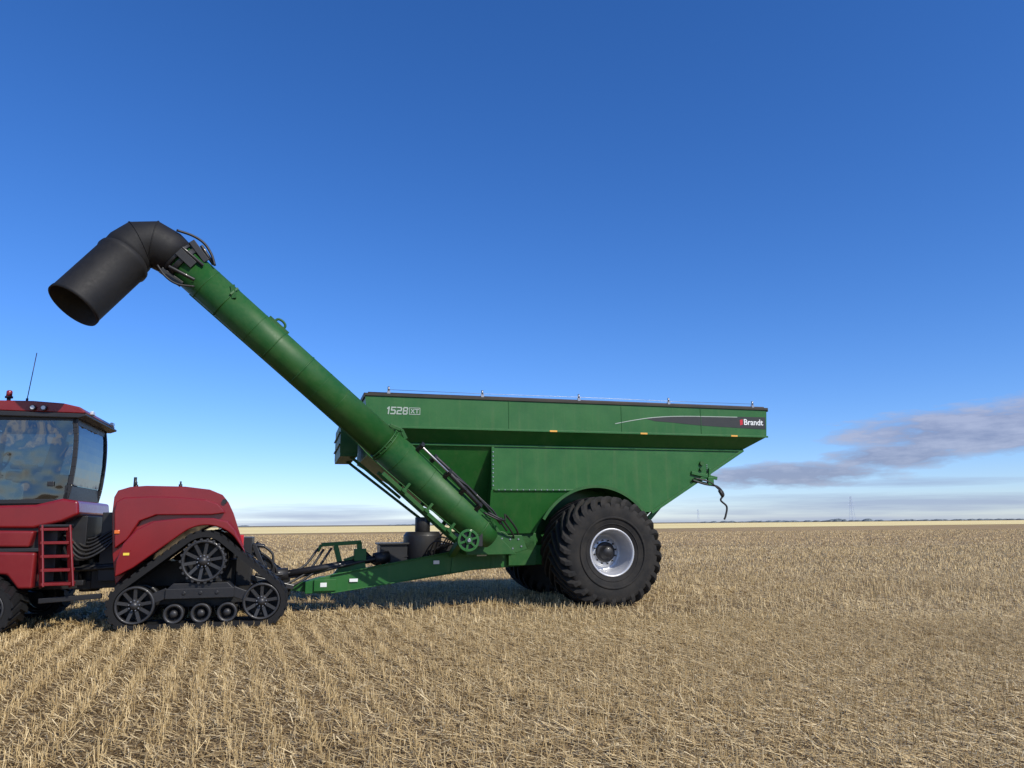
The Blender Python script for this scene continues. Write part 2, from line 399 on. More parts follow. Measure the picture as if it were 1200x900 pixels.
hg.done("elbow_hinge",cart,[BLACK],bevel=.005)
def hose(pts,r,parent=cart,name="hydraulic_hose"):
    z=B(); z.tube(smooth_path(pts,7),r,8); z.done(name,parent,[HOSE])
hose([at(.935,.31,.2),at(.96,.42,.18),at(.99,.48,.15),at(1.02,.44,.15),at(1.05,.32,.2)],.022)
hose([at(.93,-.2,.3),at(.96,-.36,.3),at(.99,-.39,.28),at(1.02,-.34,.28)],.018)
sp=B()
S0=Vector((-8.91,-1.12,6.06)); S1=Vector((-9.51,-1.53,5.06)); sd=(S1-S0)
prof=[(0,.40),(.04,.44),(.09,.445),(.13,.425),(.5,.42),(.93,.415),(.96,.425),(1,.425)]
sp.tube([S0+sd*a for a,_ in prof],[r for _,r in prof],40,0,caps=False)
sp.tube([S0+sd*1.0,S0+sd*.4,S0+sd*.02],[.405,.40,.38],40,0,caps=False)
k=40
x=Vector((0,1,0)); dn=sd.normalized(); x=(x-dn*x.dot(dn)).normalized(); y=dn.cross(x)
ring=[S1+(x*math.cos(2*math.pi*i/k)+y*math.sin(2*math.pi*i/k))*.425 for i in range(k)]+[S1+(x*math.cos(2*math.pi*i/k)+y*math.sin(2*math.pi*i/k))*.405 for i in range(k)]
sp.add(ring,[(i,(i+1)%k,(i+1)%k+k,i+k) for i in range(k)])
sp.done("spout",cart,[SPOUT],label="black rubber spout opening downward")
sm=B()
sm.prism([(-2.45,1.62),(-2.2,1.70),(-2.0,1.42),(-1.60,1.42),(-1.50,1.14),(-1.7,1.08),(-2.45,1.08)],.50,.56)
sm.prism([(-2.95,1.50),(-2.2,1.50),(-1.75,1.05),(-2.75,1.05)],.40,1.0)
sm.prism([(-1.95,1.9),(-1.62,1.62),(-1.18,1.30),(-1.18,1.1),(-1.95,1.1)],.98,1.15)
sm.box(-1.75,-1.15,.98,1.48,.8,1.45)
sm.tube([(-2.0,.66,1.3),(-2.0,1.6,1.3)],.2,24)
sm.done("sump",cart,[GREEND],bevel=.008)
b=B()
for (u,z) in ((-1.62,1.20),(-1.68,1.34),(-1.85,1.34),(-2.02,1.36),(-1.8,1.16),(-2.0,1.16),(-2.2,1.16)): b.disc((u,z),.018,.485,.50,0,8)
b.split("bolt",cart,[STEEL])
rp=B()
c=(-2.90,1.35); pv=-.38
rp.lathe([(.205,0),(.205,.05),(.16,.05),(.16,0)],(c[0],pv,c[1]),36,closed=True,sm=False)
rp.disc(c,.07,pv-.02,pv+.06)
for k in range(6):
    a=2*math.pi*k/6+.3; rp.beam((c[0],pv+.02,c[1]),(c[0]+.18*math.cos(a),pv+.02,c[1]+.18*math.sin(a)),.05,.04)
rp.tube([(c[0],pv,c[1]),(c[0],.6,c[1])],.05,10)
rp.disc(c,.035,pv-.05,pv-.02,1,12)
rp.done("pulley",cart,[GREEN,STEEL],bevel=.003)
pb=B(); pb.disc((c[0],c[1]),.165,pv+.06,pv+.12); pb.box(c[0]-.08,c[0]+.3,pv+.12,.5,c[1]-.12,c[1]+.12); pb.done("pulley_guard",cart,[BLACK],bevel=.01)
# ---- frame / tongue
fr=B()
prof=[(-5.78,.36),(-5.78,.58),(-5.3,.70),(-2.93,1.09),(-2.5,1.19),(1.3,1.19),(1.3,.82),(-1.1,.80),(-2.65,.71),(-5.3,.36)]
def slant(b,poly,fv,w,m=0):
    n=len(poly); vs=[(u,fv(u)-w/2,z) for u,z in poly]+[(u,fv(u)+w/2,z) for u,z in poly]
    b.add(vs,[tuple(range(n)),tuple(range(2*n-1,n-1,-1))]+[(i,i+n,(i+1)%n+n,(i+1)%n) for i in range(n)],m)
slant(fr,prof,lambda u: 1.16,.12)
prof2=[(-5.6,.38),(-5.6,.60),(-1.2,1.19),(1.3,1.19),(1.3,.82),(-1.2,.80)]
slant(fr,prof2,lambda u: 2.96 if u>-1.3 else 2.96-(-1.2-u)/4.4*1.61,.16)
for a,c_ in (((-5.3,.70),(-2.93,1.09)),((-5.3,.36),(-2.65,.71))):
    fr.beam((a[0],1.13,a[1]),(c_[0],1.13,c_[1]),.16,.022,up=(0,0,1))
for u,z in ((-4.2,.62),(-3.0,.8)):
    vf=3.0-(-1.2-u)/4.4*1.65; fr.box(u-.08,u+.08,1.24,vf-.08,z-.02,z+.12)
fr.box(-.1,.3,1.2,2.9,.9,1.16)
fr.prism([(-6.05,.42),(-6.05,.52),(-5.5,.66),(-5.2,.66),(-5.2,.38),(-5.6,.36)],1.26,1.44)
fr.box(-5.62,-5.2,1.055,1.095,.40,.62)
fr.prism([(-2.95,.66),(-2.9,1.12),(-2.45,1.22),(-2.1,1.22),(-2.1,.78)],1.075,1.095)
frame=fr.done("tongue_frame",cart,[GREEN],bevel=.012)
sk=B()
for (u,z,w,hh) in ((-4.95,.56,.16,.06),(-3.3,.86,.12,.07),(-2.4,1.0,.2,.05)): sk.box(u,u+w,1.068,1.074,z,z+hh)
sk.box(-5.5,-5.38,1.049,1.0545,.48,.56)
sk.split("warning_sticker",cart,[WHITE])
hs=B()
hs.beam((-5.50,1.35,1.27),(-4.72,1.35,1.31),.08,.075); hs.beam((-4.76,1.35,1.31),(-4.72,1.35,.75),.08,.10)
hs.beam((-5.22,1.35,1.25),(-5.05,1.35,.62),.07,.10); hs.beam((-5.05,1.35,.95),(-4.75,1.35,1.05),.06,.07)
hs.beam((-5.50,1.35,1.27),(-5.56,1.35,1.14),.06,.06); hs.box(-4.86,-4.62,1.27,1.43,.95,1.18)
hs.prism([(-5.3,.64),(-4.6,.75),(-4.66,.98),(-5.1,.90)],1.29,1.41)
hs.done("jack_stand",cart,[GREEN],bevel=.008)
gb=B()
gb.box(-4.32,-3.75,1.55,2.15,.88,1.24); gb.box(-4.36,-3.71,1.5,2.2,1.24,1.28)
gb.prism([(-4.1,.7),(-3.0,.85),(-3.0,.95),(-4.1,.86)],1.3,2.3)
gb.tube([(-3.42,1.75,.92),(-3.42,1.75,1.42),(-3.42,1.75,1.5)],[.40,.40,.34],28)
gb.tube([(-3.42,1.75,1.5),(-3.42,1.75,1.80)],.16,20)
gb.box(-3.1,-2.3,1.4,2.0,.95,1.25)
gb.done("gearbox",cart,[BLACK],bevel=.01)
for i,(a,mid,c) in enumerate((((-6.75,.75,1.25),(-6.3,.95,.55),(-5.45,1.3,1.18)),((-6.75,.85,1.15),(-6.2,1.0,.50),(-5.3,1.33,1.20)),((-6.7,.9,1.35),(-6.35,.9,.75),(-5.55,1.35,1.2)))):
    A=Vector(a);M_=Vector(mid);C_=Vector(c)
    hose([A,(A+M_)/2+Vector((.12,0,.08)),M_,(M_+C_)/2+Vector((.1,0,-.12)),C_],.024)
hose([(-6.7,1.0,.75),(-6.3,1.0,.68),(-5.7,1.2,.72),(-5.1,1.2,.86),(-4.3,1.4,1.0)],.03)
for i in range(4):
    hose([(-4.75+i*.03,1.35+i*.03,1.15),(-4.4,1.5+i*.05,.85+i*.04),(-4.0,1.6+i*.06,.95),(-3.2+i*.05,1.35,1.15),(-2.95+i*.05,1.2,1.45)],.016)
for i in range(3):
    hose([(-3.5+i*.1,1.2,1.0),(-3.3+i*.08,1.0,1.30+i*.08),(-2.95+i*.05,.8,1.25+i*.06),(-2.5,.7,1.2+i*.05)],.016)
hose([at(.02,.30,.30),at(-.03,.40,.30),(-2.0,.3,1.82),(-1.70,.5,1.50),(-1.6,.8,1.2)],.02)
hose([at(.03,.24,.32),at(-.02,.34,.34),(-2.1,.2,1.75),(-1.80,.45,1.42),(-1.7,.8,1.15)],.018)
pt=B(); pt.tube([(-6.55,1.05,.72),(-6.1,1.05,.75)],.11,20); pt.tube([(-6.1,1.05,.75),(-4.2,1.5,1.0)],.065,16); pt.tube([(-4.45,1.44,.97),(-4.15,1.5,1.01)],.12,20)
pt.done("drive_shaft",cart,[BLACK])
ax=B(); ax.tube([(.05,.6,1.05),(.05,3.54,1.05)],.13,24); ax.box(-.3,.4,1.23,1.4,.8,1.25); ax.box(-.3,.4,2.75,2.9,.8,1.25)
ax.done("axle",cart,[BLACK])
rb=B(); rb.beam((2.35,.62,2.72),(2.98,.62,2.60),.05,.07); rb.beam((2.42,.62,2.55),(2.9,.62,2.45),.04,.04); rb.beam((2.80,.6,2.82),(2.76,.6,2.5),.05,.05)
rb.box(2.72,2.86,.55,.62,2.45,2.62); rb.beam((2.2,.7,2.4),(2.75,.62,2.62),.05,.05)
rb.done("rear_bracket",cart,[GREEN],bevel=.005)
rb=B(); rb.beam((1.75,1.0,2.02),(1.45,1.0,1.72),.06,.1); rb.done("step_bracket",cart,[GREEN],bevel=.005)
rh=B(); rh.tube(smooth_path([(2.35,.6,2.56),(2.65,.58,2.47),(2.95,.58,2.42),(3.1,.58,2.25),(3.02,.58,2.12),(3.16,.58,1.98),(3.12,.58,1.78),(3.08,.58,1.70)],6),.022,8)
rh.tube(smooth_path([(2.4,.6,2.60),(2.75,.56,2.52),(3.0,.56,2.34),(3.08,.56,2.3)],6),.018,8); rh.tube([(3.0,.58,2.34),(3.08,.58,2.2)],.04,8)
rh.done("rear_hose",cart,[HOSE])
for (u,z,r_) in ((2.62,2.93,.05),(2.6,2.8,.04)):
    rl=B(); rl.disc((u,z),r_,VS-.05,VS,0,14); rl.done("cap",cart,[GREEND])
# ---- wheel
W=1.40; VW0=-.27
HUB=(.05,VW0+W/2,1.07)
wheel=part_empty("wheel",cart,HUB)
ty=B(); c=(HUB[0],VW0,HUB[2]); q_=1.03
half=[(.445,.14),(.47,.075),(.58,.03),(.74,.005),(.87,.012),(.93,.04),(.95,.11),(.955,.3),(.96,W/2)]
prof=half+[(r,W-v) for r,v in half[::-1][1:]]
prof=[(r*q_ if r>.55 else r,v) for r,v in prof]
ty.lathe(prof,c,72)
ty.lathe([(.66,.008),(.665,-.004),(.70,-.006),(.705,.004)],c,72)
ty.lathe([(.545,.05),(.55,.035),(.565,.033),(.57,.042)],c,72)
N=28
HW=W/2+.06
secs=[(.010,.90,.925),(.03,.93,1.005),(.09,.945,1.068),(.28,.95,1.086),(.5,.95,1.088),(HW,.95,1.088)]
secs=[(v,a*1.025,b_*1.025) for v,a,b_ in secs]
for side in (0,1):
    for k in range(N):
        ph=2*math.pi*(k+.5*side)/N; vs=[]
        for (v,ri,ro) in secs:
            off=-.60*(max(0,v)/HW)**.85; hw=.028+.013*(1-max(0,v)/HW)
            vv=c[1]+(v if side==0 else W-v)
            for r,w in ((ri-.04,hw*1.25),(ro,hw)):
                for sgn in (-1,1):
                    a=ph+off+sgn*w; vs.append((c[0]+r*math.cos(a),vv,c[2]+r*math.sin(a)))
        fs=[]
        for i in range(len(secs)-1):
            a=i*4;b_=a+4
            fs+=[(a,b_,b_+2,a+2),(a+2,b_+2,b_+3,a+3),(a+3,b_+3,b_+1,a+1)]
        fs+=[(0,2,3,1),(len(vs)-4,len(vs)-3,len(vs)-1,len(vs)-2)]
        ty.add(vs,fs,0)
tyre=ty.done("tyre",wheel,[RUBBER],bevel=.004,bseg=1)
rm=B()
rm.lathe([(.45,.16),(.477,.085),(.472,.06),(.45,.06),(.435,.075),(.425,.12),(.412,.17),(.400,.21),(.390,.26),(.38,.48),(.35,.55),(.31,.54),(.27,.47),(.24,.45),(.12,.45),(.0,.45)],c,56,sm=True)
rm.lathe([(.385,.9),(.41,1.1),(.45,1.34),(.45,1.26)],c,56)
rim=rm.done("rim",wheel,[SILVER])
hb=B(); hb.lathe([(.20,.455),(.20,.40),(.165,.39),(.125,.38),(.115,.28),(.09,.25),(.0,.245)],c,32)
hb.done("hub",wheel,[BLACK])
hbb=B()
for k in range(12):
    a=2*math.pi*k/12+.2; hbb.disc((c[0]+.235*math.cos(a),c[2]+.235*math.sin(a)),.016,c[1]+.41,c[1]+.45,0,8)
hbb.split("wheel_nut",wheel,[BLACK])
w2=part_empty("wheel",cart,HUB); w2.location=Vector((HUB[0],VM-HUB[1],HUB[2]))-ORG[cart.name]
w2.rotation_euler=(0,0,math.pi)
for ch in list(wheel.children):
    m=ch.copy(); COL.objects.link(m); m.parent=w2; m.matrix_parent_inverse=Matrix.Identity(4)
# ================================================================== TRACTOR
trac=thing("tracked_tractor",(-8.9,.85,0),"dark red articulated tractor on black rubber tracks","tractor")
I1=(-8.42,.42);I2=(-6.50,.42);DR=(-7.44,1.09)
track=part_empty("track_unit",trac,(-7.44,-.42,0))
pts=[]
for (cx,cz),r in ((I1,.39),(I2,.39),(DR,.47)):
    for k in range(90): a=2*math.pi*k/90; pts.append((cx+r*math.cos(a),cz+r*math.sin(a)))
def hull(P):
    P=sorted(set(P))
    def half_(P):
        h_=[]
        for p in P:
            while len(h_)>1 and (h_[-1][0]-h_[-2][0])*(p[1]-h_[-2][1])-(h_[-1][1]-h_[-2][1])*(p[0]-h_[-2][0])<=0: h_.pop()
            h_.append(p)
        return h_
    a=half_(P); b_=half_(P[::-1]); return a[:-1]+b_[:-1]
Hh=hull(pts)
def resample(H,step):
    out=[];n=len(H); tot=sum(math.dist(H[i],H[(i+1)%n]) for i in range(n)); N_=int(tot/step); N_-=N_%6; st=tot/N_
    acc=0;i=0
    for k in range(N_):
        tgt=k*st
        while acc+math.dist(H[i%n],H[(i+1)%n])<tgt: acc+=math.dist(H[i%n],H[(i+1)%n]); i+=1
        a=H[i%n];b_=H[(i+1)%n];f=(tgt-acc)/max(1e-9,math.dist(a,b_)); out.append((a[0]+(b_[0]-a[0])*f,a[1]+(b_[1]-a[1])*f))
    return out
R=resample(Hh,.047); n=len(R)
nor=[]
for i in range(n):
    a=R[i-1];b_=R[(i+1)%n]; dx,dz=b_[0]-a[0],b_[1]-a[1]; l=math.hypot(dx,dz); nor.append((dz/l,-dx/l))
bl=B(); vs=[]
for i in range(n):
    for off in (0,-.085):
        for v in (-.8,-.05): vs.append((R[i][0]+nor[i][0]*off,v,R[i][1]+nor[i][1]*off))
fs=[]
for i in range(n):
    a=4*i;b_=4*((i+1)%n); fs+=[(a,b_,b_+1,a+1),(a+2,a+3,b_+3,b_+2),(a,a+2,b_+2,b_),(a+1,b_+1,b_+3,a+3)]
bl.add(vs,fs,0,False)
for i in range(0,n,3):
    p=R[i];q=nor[i];tt=(-q[1],q[0])
    for side in (0,1):
        v0,v1=(-.803,-.40) if side==0 else (-.45,-.047); sh=.05
        vs=[]
        for v,s_ in ((v0,-sh if side==0 else sh),(v1,sh if side==0 else -sh)):
            for a,bb in ((-.050,-.005),(.050,-.005),(.044,.026),(-.044,.026)):
                vs.append((p[0]+q[0]*bb+tt[0]*(a+s_),v,p[1]+q[1]*bb+tt[1]*(a+s_)))
        bl.add(vs,[(0,1,2,3),(7,6,5,4),(0,4,5,1),(1,5,6,2),(2,6,7,3),(3,7,4,0)],0)
bl.done("belt",track,[BELT],label="thick black rubber track belt")
def spoked(name,cx,cz,r,ns,v0=-.79,v1=-.06,teeth=0,sw=.034):
    w=B(); c=(cx,0,cz)
    w.lathe([(r,v0+.02),(r,v0+.12),(r*.88,v0+.12),(r*.84,v0+.06),(r*.87,v0),(r*.96,v0)],c,40,2,closed=True)
    w.lathe([(r,v1-.02),(r,v1-.20),(r*.80,v1-.20),(r*.82,v1)],c,32,closed=True)
    w.lathe([(r*.88,v0+.12),(r*.88,v0+.38),(0,v0+.38)],c,32,0,False)
    w.lathe([(r*.34,v0+.38),(r*.32,v0+.03),(r*.2,v0-.0),(r*.17,v0-.04),(0,v0-.04)],c,28,2)
    for k in range(ns):
        a=2*math.pi*k/ns+.17
        w.beam((cx+r*.24*math.cos(a),v0+.06,cz+r*.24*math.sin(a)),(cx+r*.90*math.cos(a),v0+.04,cz+r*.90*math.sin(a)),.05,sw,2,up=(0,1,0))
        w.disc((cx+r*.26*math.cos(a),cz+r*.26*math.sin(a)),.012,v0-.005,v0+.03,1,6)
    if teeth:
        for k in range(teeth):
            a=2*math.pi*k/teeth; p=(cx+r*1.0*math.cos(a),cz+r*1.0*math.sin(a))
            w.tube([(p[0],v0-.0,p[1]),(p[0],v0+.12,p[1])],.024,8,2)
    w.tube([(cx,v0+.35,cz),(cx,v1,cz)],r*.25,18)
    return w.done(name,track,[BLACK,STEEL,WHEELM],org=(cx,-.42,cz))
spoked("drive_wheel",DR[0],DR[1],.345,10,teeth=22,sw=.04)
spoked("idler_wheel",I1[0],I1[1],.30,9,sw=.04)
spoked("idler_wheel",I2[0],I2[1],.30,9,sw=.04)
for cx in (-7.84,-7.43,-7.03):
    w=B(); c=(cx,0,.265); r=.155
    w.lathe([(r,-.77),(r,-.55),(r*.7,-.55),(r*.68,-.7),(r*.75,-.775),(r*.95,-.775)],c,28,1,closed=True)
    w.lathe([(r*.7,-.62),(r*.4,-.62),(r*.38,-.75),(r*.2,-.77),(0,-.77)],c,24,1)
    w.lathe([(r,-.1),(r,-.32),(0,-.32)],c,24)
    w.tube([(cx,-.7,.265),(cx,-.1,.265)],.05,12)
    w.done("track_roller",track,[BLACK,WHEELM],org=(cx,-.42,.265))
uf=B()
uf.prism([(-8.42,.46),(-8.1,.52),(-7.95,.62),(-7.0,.62),(-6.8,.52),(-6.48,.46),(-6.48,.36),(-6.9,.38),(-7.1,.33),(-7.8,.33),(-8.0,.38),(-8.42,.36)],-.36,-.14)
uf.prism([(-8.0,.62),(-6.92,.62),(-7.05,.74),(-7.88,.74)],-.72,-.30); uf.box(-7.98,-6.94,-.78,-.3,.50,.66)
uf.prism([(-7.75,.70),(-7.15,.70),(-7.3,1.1),(-7.6,1.1)],-.38,-.22)
uf.tube([(-7.44,-.38,1.09),(-7.44,.6,1.09)],.16,20)
uf.beam((-8.20,-.70,.50),(-7.95,-.70,.60),.08,.16); uf.beam((-6.72,-.70,.50),(-6.97,-.70,.60),.08,.16)
for u in (-7.7,-7.45,-7.2): uf.disc((u,.59),.03,-.80,-.77,0,10)
uf.done("undercarriage",track,[BLACK],bevel=.01)
def copy_track(du,dv):
    n_=track.copy(); COL.objects.link(n_); n_.parent=trac; n_.location=track.location+Vector((du,dv,0))
    if dv: n_.rotation_euler=(0,0,math.pi)
    for c_ in track.children:
        m=c_.copy(); COL.objects.link(m); m.parent=n_; m.matrix_parent_inverse=Matrix.Identity(4)
copy_track(-4.02,0); copy_track(0,2.54); copy_track(-4.02,2.54)
ch=B()
ch.box(-9.35,-6.8,.45,1.25,.62,1.05); ch.box(-13.6,-9.55,.45,1.25,.62,1.15)
ch.tube([(-9.45,.85,.55),(-9.45,.85,1.5)],.16,20); ch.box(-9.6,-9.2,.5,1.2,.6,.75); ch.box(-9.6,-9.2,.5,1.2,1.2,1.35)
ch.tube([(-9.9,.3,.95),(-8.9,.2,1.0)],.055,12); ch.tube([(-9.6,.22,.95),(-8.6,.1,1.0)],.03,10)
ch.box(-9.2,-8.92,.2,1.6,.75,1.9)
ch.beam((-6.82,.85,.72),(-6.0,.95,.50),.16,.09); ch.box(-7.0,-6.75,.3,1.2,.6,1.45)
ch.beam((-6.72,.5,1.3),(-6.5,.5,.8),.08,.08); ch.beam((-6.72,1.1,1.3),(-6.5,1.1,.8),.08,.08)
for i in range(5): ch.tube([(-6.75,.6+i*.08,1.30),(-6.55,.6+i*.08,1.28)],.035,8)
ch.box(-10.6,-9.3,-.25,-.1,.72,.80); ch.beam((-9.9,-.3,.5),(-9.0,-.3,.55),.1,.08)
ch.done("chassis",trac,[BLACK],bevel=.01)
for i in range(6):
    hose([(-9.75,.0+i*.08,1.5+i*.05),(-9.4,-.15+i*.08,1.15+i*.06),(-9.05,-.12+i*.08,1.3+i*.07),(-8.85,.0+i*.08,1.6)],.022,trac)
def arcp(cx,cz,r,a0,a1,n): return [(cx+r*math.cos(rad(a0+(a1-a0)*i/n)),cz+r*math.sin(rad(a0+(a1-a0)*i/n))) for i in range(n+1)]
def taper(p):
    if p[0]>-7.35: return (p[0]-(p[1]+.6)*.17*min(1,(p[0]+7.35)/.3),p[1],p[2])
    return p
rbod=B()
A=arcp(DR[0],DR[1],.60,35,128,14)
body=[(-8.80,.72),(-8.88,1.2),(-8.94,1.85),(-8.93,2.14),(-8.88,2.25),(-8.70,2.31),(-8.45,2.33),(-7.85,2.32),(-7.45,2.27),(-7.22,2.18),(-7.10,2.05),(-7.00,1.86),(-6.88,1.52),(-6.78,1.20)]+A+[(-8.58,1.0)]
rbod.prism(body,-.36,2.06,fn=taper)
rear=rbod.done("rear_body",trac,[RED],bevel=.06,bseg=5)
sp_=B(); sp_.prism([(-8.84,1.30),(-8.89,1.90),(-8.87,2.06),(-8.76,2.13),(-8.35,2.15),(-7.95,2.14),(-7.50,2.10),(-7.30,2.03),(-7.19,1.92),(-7.16,1.87),(-7.4,1.84),(-8.25,1.84),(-8.5,1.74),(-8.66,1.45)],-.47,-.32,fn=taper)
sp_.done("side_panel",trac,[RED],bevel=.02,bseg=4)
A=arcp(DR[0],DR[1],.575,32,128,16)
outer=[(-8.76,.86),(-8.76,1.10),(-8.68,1.38),(-8.50,1.60),(-8.25,1.74),(-7.8,1.79),(-7.34,1.785),(-7.12,1.73),(-7.00,1.59),(-6.89,1.38),(-6.80,1.18)]
for va,vb in ((-.68,-.30),(2.0,2.38)):
    fe=B(); fe.prism(outer+A+[(-8.50,1.0)],va,vb,fn=taper)
    fe.done("rear_fender",trac,[RED],bevel=.03,bseg=4,label="rounded red fender over track")
for (u,z) in ((-8.62,2.29),(-7.93,2.30)):
    rd=B(); rd.tube([(u,-.3,z),(u,-.3,z+.06)],.03,10); rd.tube([(u,-.3,z+.05),(u,-.3,z+.11)],.015,8); rd.done("hood_pin",trac,[BLACK])
rd=B(); rd.disc((-7.20,2.07),.04,-.40,-.35,0,16); rd.done("filler_cap",trac,[BLACK])
rd=B(); rd.tube([(-8.66,-.2,2.26),(-8.66,-.2,2.48)],.025,10); rd.done("breather_pipe",trac,[BLACK])
am=B(); am.box(-8.86,-8.78,-.49,-.46,1.54,1.60); am.done("marker_lamp",trac,[AMBER],bevel=.01)
am=B(); am.box(-8.66,-8.57,-.688,-.683,1.20,1.24); am.done("warning_sticker",trac,[YELLOW])
am=B(); am.box(-6.92,-6.86,-.35,-.2,1.30,1.50); am.done("tail_lamp",trac,[REDDEC],bevel=.01)
fbd=B()
fbd.prism([(-11.6,1.66),(-11.6,1.98),(-10.9,2.0),(-10.1,2.02),(-9.72,2.12),(-9.48,2.08),(-9.45,1.86),(-9.7,1.74),(-10.1,1.64)],-.28,1.92)
fbd.done("cab_sill",trac,[RED],bevel=.04,bseg=3)
for nm_,poly,va,vb in (("side_panel",[(-10.95,1.36),(-10.10,1.34),(-10.04,1.60),(-10.95,1.62)],-.38,.3),("side_panel",[(-11.2,.98),(-10.75,.96),(-10.35,.92),(-10.18,.70),(-9.98,.70),(-9.98,1.26),(-11.2,1.30)],-.44,.3),("front_fender",[(-13.9,1.0),(-13.9,1.75),(-12.0,1.75),(-11.2,1.6),(-11.2,1.4)],-.6,2.3)):
    ff=B(); ff.prism(poly,va,vb); ff.done(nm_,trac,[REDD],bevel=.035,bseg=3)
hd=B(); hd.prism([(-14.6,1.2),(-14.65,2.1),(-14.3,2.45),(-11.6,2.62),(-11.6,1.2)],.1,1.6); hd.done("hood",trac,[RED],bevel=.08,bseg=4)
ld=B()
TL,BL_=Vector((-9.97,-.34,1.68)),Vector((-9.82,-.52,.72)); TR_,BR=Vector((-9.57,-.34,1.68)),Vector((-9.40,-.52,.72))
ld.beam(TL,BL_,.03,.12); ld.beam(TR_,BR,.03,.12)
for k in range(5):
    f=k/4.5+.06; ld.beam(TL.lerp(BL_,f)+Vector((0,.10,0)),TR_.lerp(BR,f)+Vector((0,.10,0)),.30,.045)
ld.done("ladder",trac,[REDD],bevel=.006)
un=B(); un.box(-10.9,-9.75,-.2,1.9,.75,1.66); un.box(-10.9,-9.95,-.37,-.2,1.27,1.33); un.box(-9.75,-9.4,.1,1.6,1.1,1.84); un.box(-9.98,-9.52,-.38,-.2,1.66,1.70); un.done("underbody",trac,[BLACK],bevel=.01)
# cab
cab=part_empty("cab",trac,(-10.3,.85,2.0))
VN,VF=-.2,1.9
CR=-.27
cf=B()
rearp=smooth_path([(-9.44+CR,0,2.04),(-9.38+CR,0,2.35),(-9.35+CR,0,2.8),(-9.36+CR,0,3.2),(-9.40+CR,0,3.5)],3)
for v in (VN+.03,VF-.03):
    for p,q in zip(rearp[:-1],rearp[1:]): cf.beam((p[0],v,p[2]),(q[0],v,q[2]),.06,.07,up=(1,0,0))
    cf.beam((-11.4,v,2.04),(-11.35,v,3.5),.06,.06,up=(1,0,0))
    cf.beam((-11.4,v,3.44),(-9.38+CR,v,3.47),.06,.09); cf.beam((-11.4,v,2.06),(-9.46+CR,v,2.08),.06,.07)
cf.beam((-9.42+CR,VN,2.2),(-9.42+CR,VF,2.2),.06,.28); cf.beam((-11.4,VN,2.1),(-11.4,VF,2.1),.06,.2)
cf.beam((-9.40+CR,VN,3.43),(-9.40+CR,VF,3.43),.06,.14)
cf.box(-11.4,-9.48+CR,VN+.06,VF-.06,2.0,2.06)
cf.done("cab_frame",cab,[BLACK],bevel=.006)
def pane(name,mt,*p):
    g=B(); g.quad(*p); g.done(name,cab,[mt])
for v,mt in ((VN+.02,GLASS),(VF-.02,GLASSF)): pane("door_glass",mt,(-11.36,v,2.1),(-9.47+CR,v,2.1),(-9.42+CR,v,2.4),(-9.39+CR,v,2.8),(-9.40+CR,v,3.2),(-9.43+CR,v,3.42),(-11.34,v,3.42))
g=B(); rp_=[p for p in rearp if p[2]>2.3]
for p,q in zip(rp_[:-1],rp_[1:]): g.quad((p[0]+.005,VN+.06,p[2]),(p[0]+.005,VF-.06,p[2]),(q[0]+.005,VF-.06,q[2]),(q[0]+.005,VN+.06,q[2]))
g.done("window_glass",cab,[GLASSD])
pane("window_glass",GLASS,(-11.42,VN+.05,2.1),(-11.42,VF-.05,2.1),(-11.36,VF-.05,3.42),(-11.36,VN+.05,3.42))
rf=B()
rf.prism([(-11.6,3.56),(-11.55,3.65),(-11.2,3.715),(-10.3,3.73),(-9.85,3.705),(-9.60,3.65),(-9.50,3.57),(-9.52,3.54)],-.26,1.96)
roof=rf.done("cab_roof",cab,[REDD],bevel=.04,bseg=3)
rf=B(); rf.prism([(-11.6,3.47),(-11.6,3.555),(-9.48,3.535),(-9.47,3.50),(-9.58,3.46)],-.29,1.99); rf.done("roof_edge",cab,[BLACK],bevel=.012)
for u in (-10.28,-10.12):
    lm=B(); lm.tube([(u,-.32,3.61),(u,-.27,3.61)],.045,16,1); lm.tube([(u,-.335,3.61),(u,-.315,3.61)],.032,16,0); lm.done("work_lamp",cab,[LAMP,BLACK])
for v in (.1,1.6):
    lm=B(); lm.box(-9.52,-9.47,v,v+.16,3.57,3.63); lm.done("work_lamp",cab,[LAMP],bevel=.01)
be=B(); be.tube([(-10.74,0,3.70),(-10.74,0,3.82)],.03,10,1); be.tube([(-10.74,0,3.82),(-10.74,0,3.91),(-10.74,0,3.93)],[.045,.045,.03],16,0); be.tube([(-10.74,0,3.80),(-10.74,0,3.83)],.06,16,1); be.done("beacon",cab,[REDLENS,BLACK])
an=B(); an.tube([(-10.5,.1,3.71),(-10.5,.1,3.82)],.02,8); an.tube([(-10.5,.1,3.8),(-10.43,.1,4.62)],.007,6); an.done("antenna",cab,[BLACK])
dh=B(); dh.box(-9.98,-9.88,-.22,-.19,2.32,2.40); dh.done("door_handle",cab,[BLACK],bevel=.01)
st=B()
st.prism([(-10.75,2.45),(-10.2,2.42),(-10.15,2.58),(-10.75,2.6)],.25,.85); st.prism([(-10.25,2.5),(-10.1,2.5),(-9.97,3.15),(-10.1,3.2)],.27,.83)
st.prism([(-10.10,3.15),(-10.0,3.15),(-9.98,3.36),(-10.07,3.36)],.4,.7); st.box(-10.65,-10.25,.1,.22,2.62,2.70); st.box(-10.65,-10.25,.88,1.1,2.58,2.72)
st.beam((-10.45,.16,2.4),(-10.45,.16,2.64),.06,.06); st.box(-10.6,-10.3,.1,1.1,2.40,2.46)
st.done("seat",cab,[BEIGE],bevel=.03,bseg=3)
st=B(); st.tube([(-11.15,.55,2.06),(-10.93,.55,2.72)],.05,10)
ringp=[Vector((-10.90+.08*math.sin(t_),.55+.2*math.cos(t_),2.76+.17*math.sin(t_))) for t_ in [2*math.pi*k/20 for k in range(21)]]
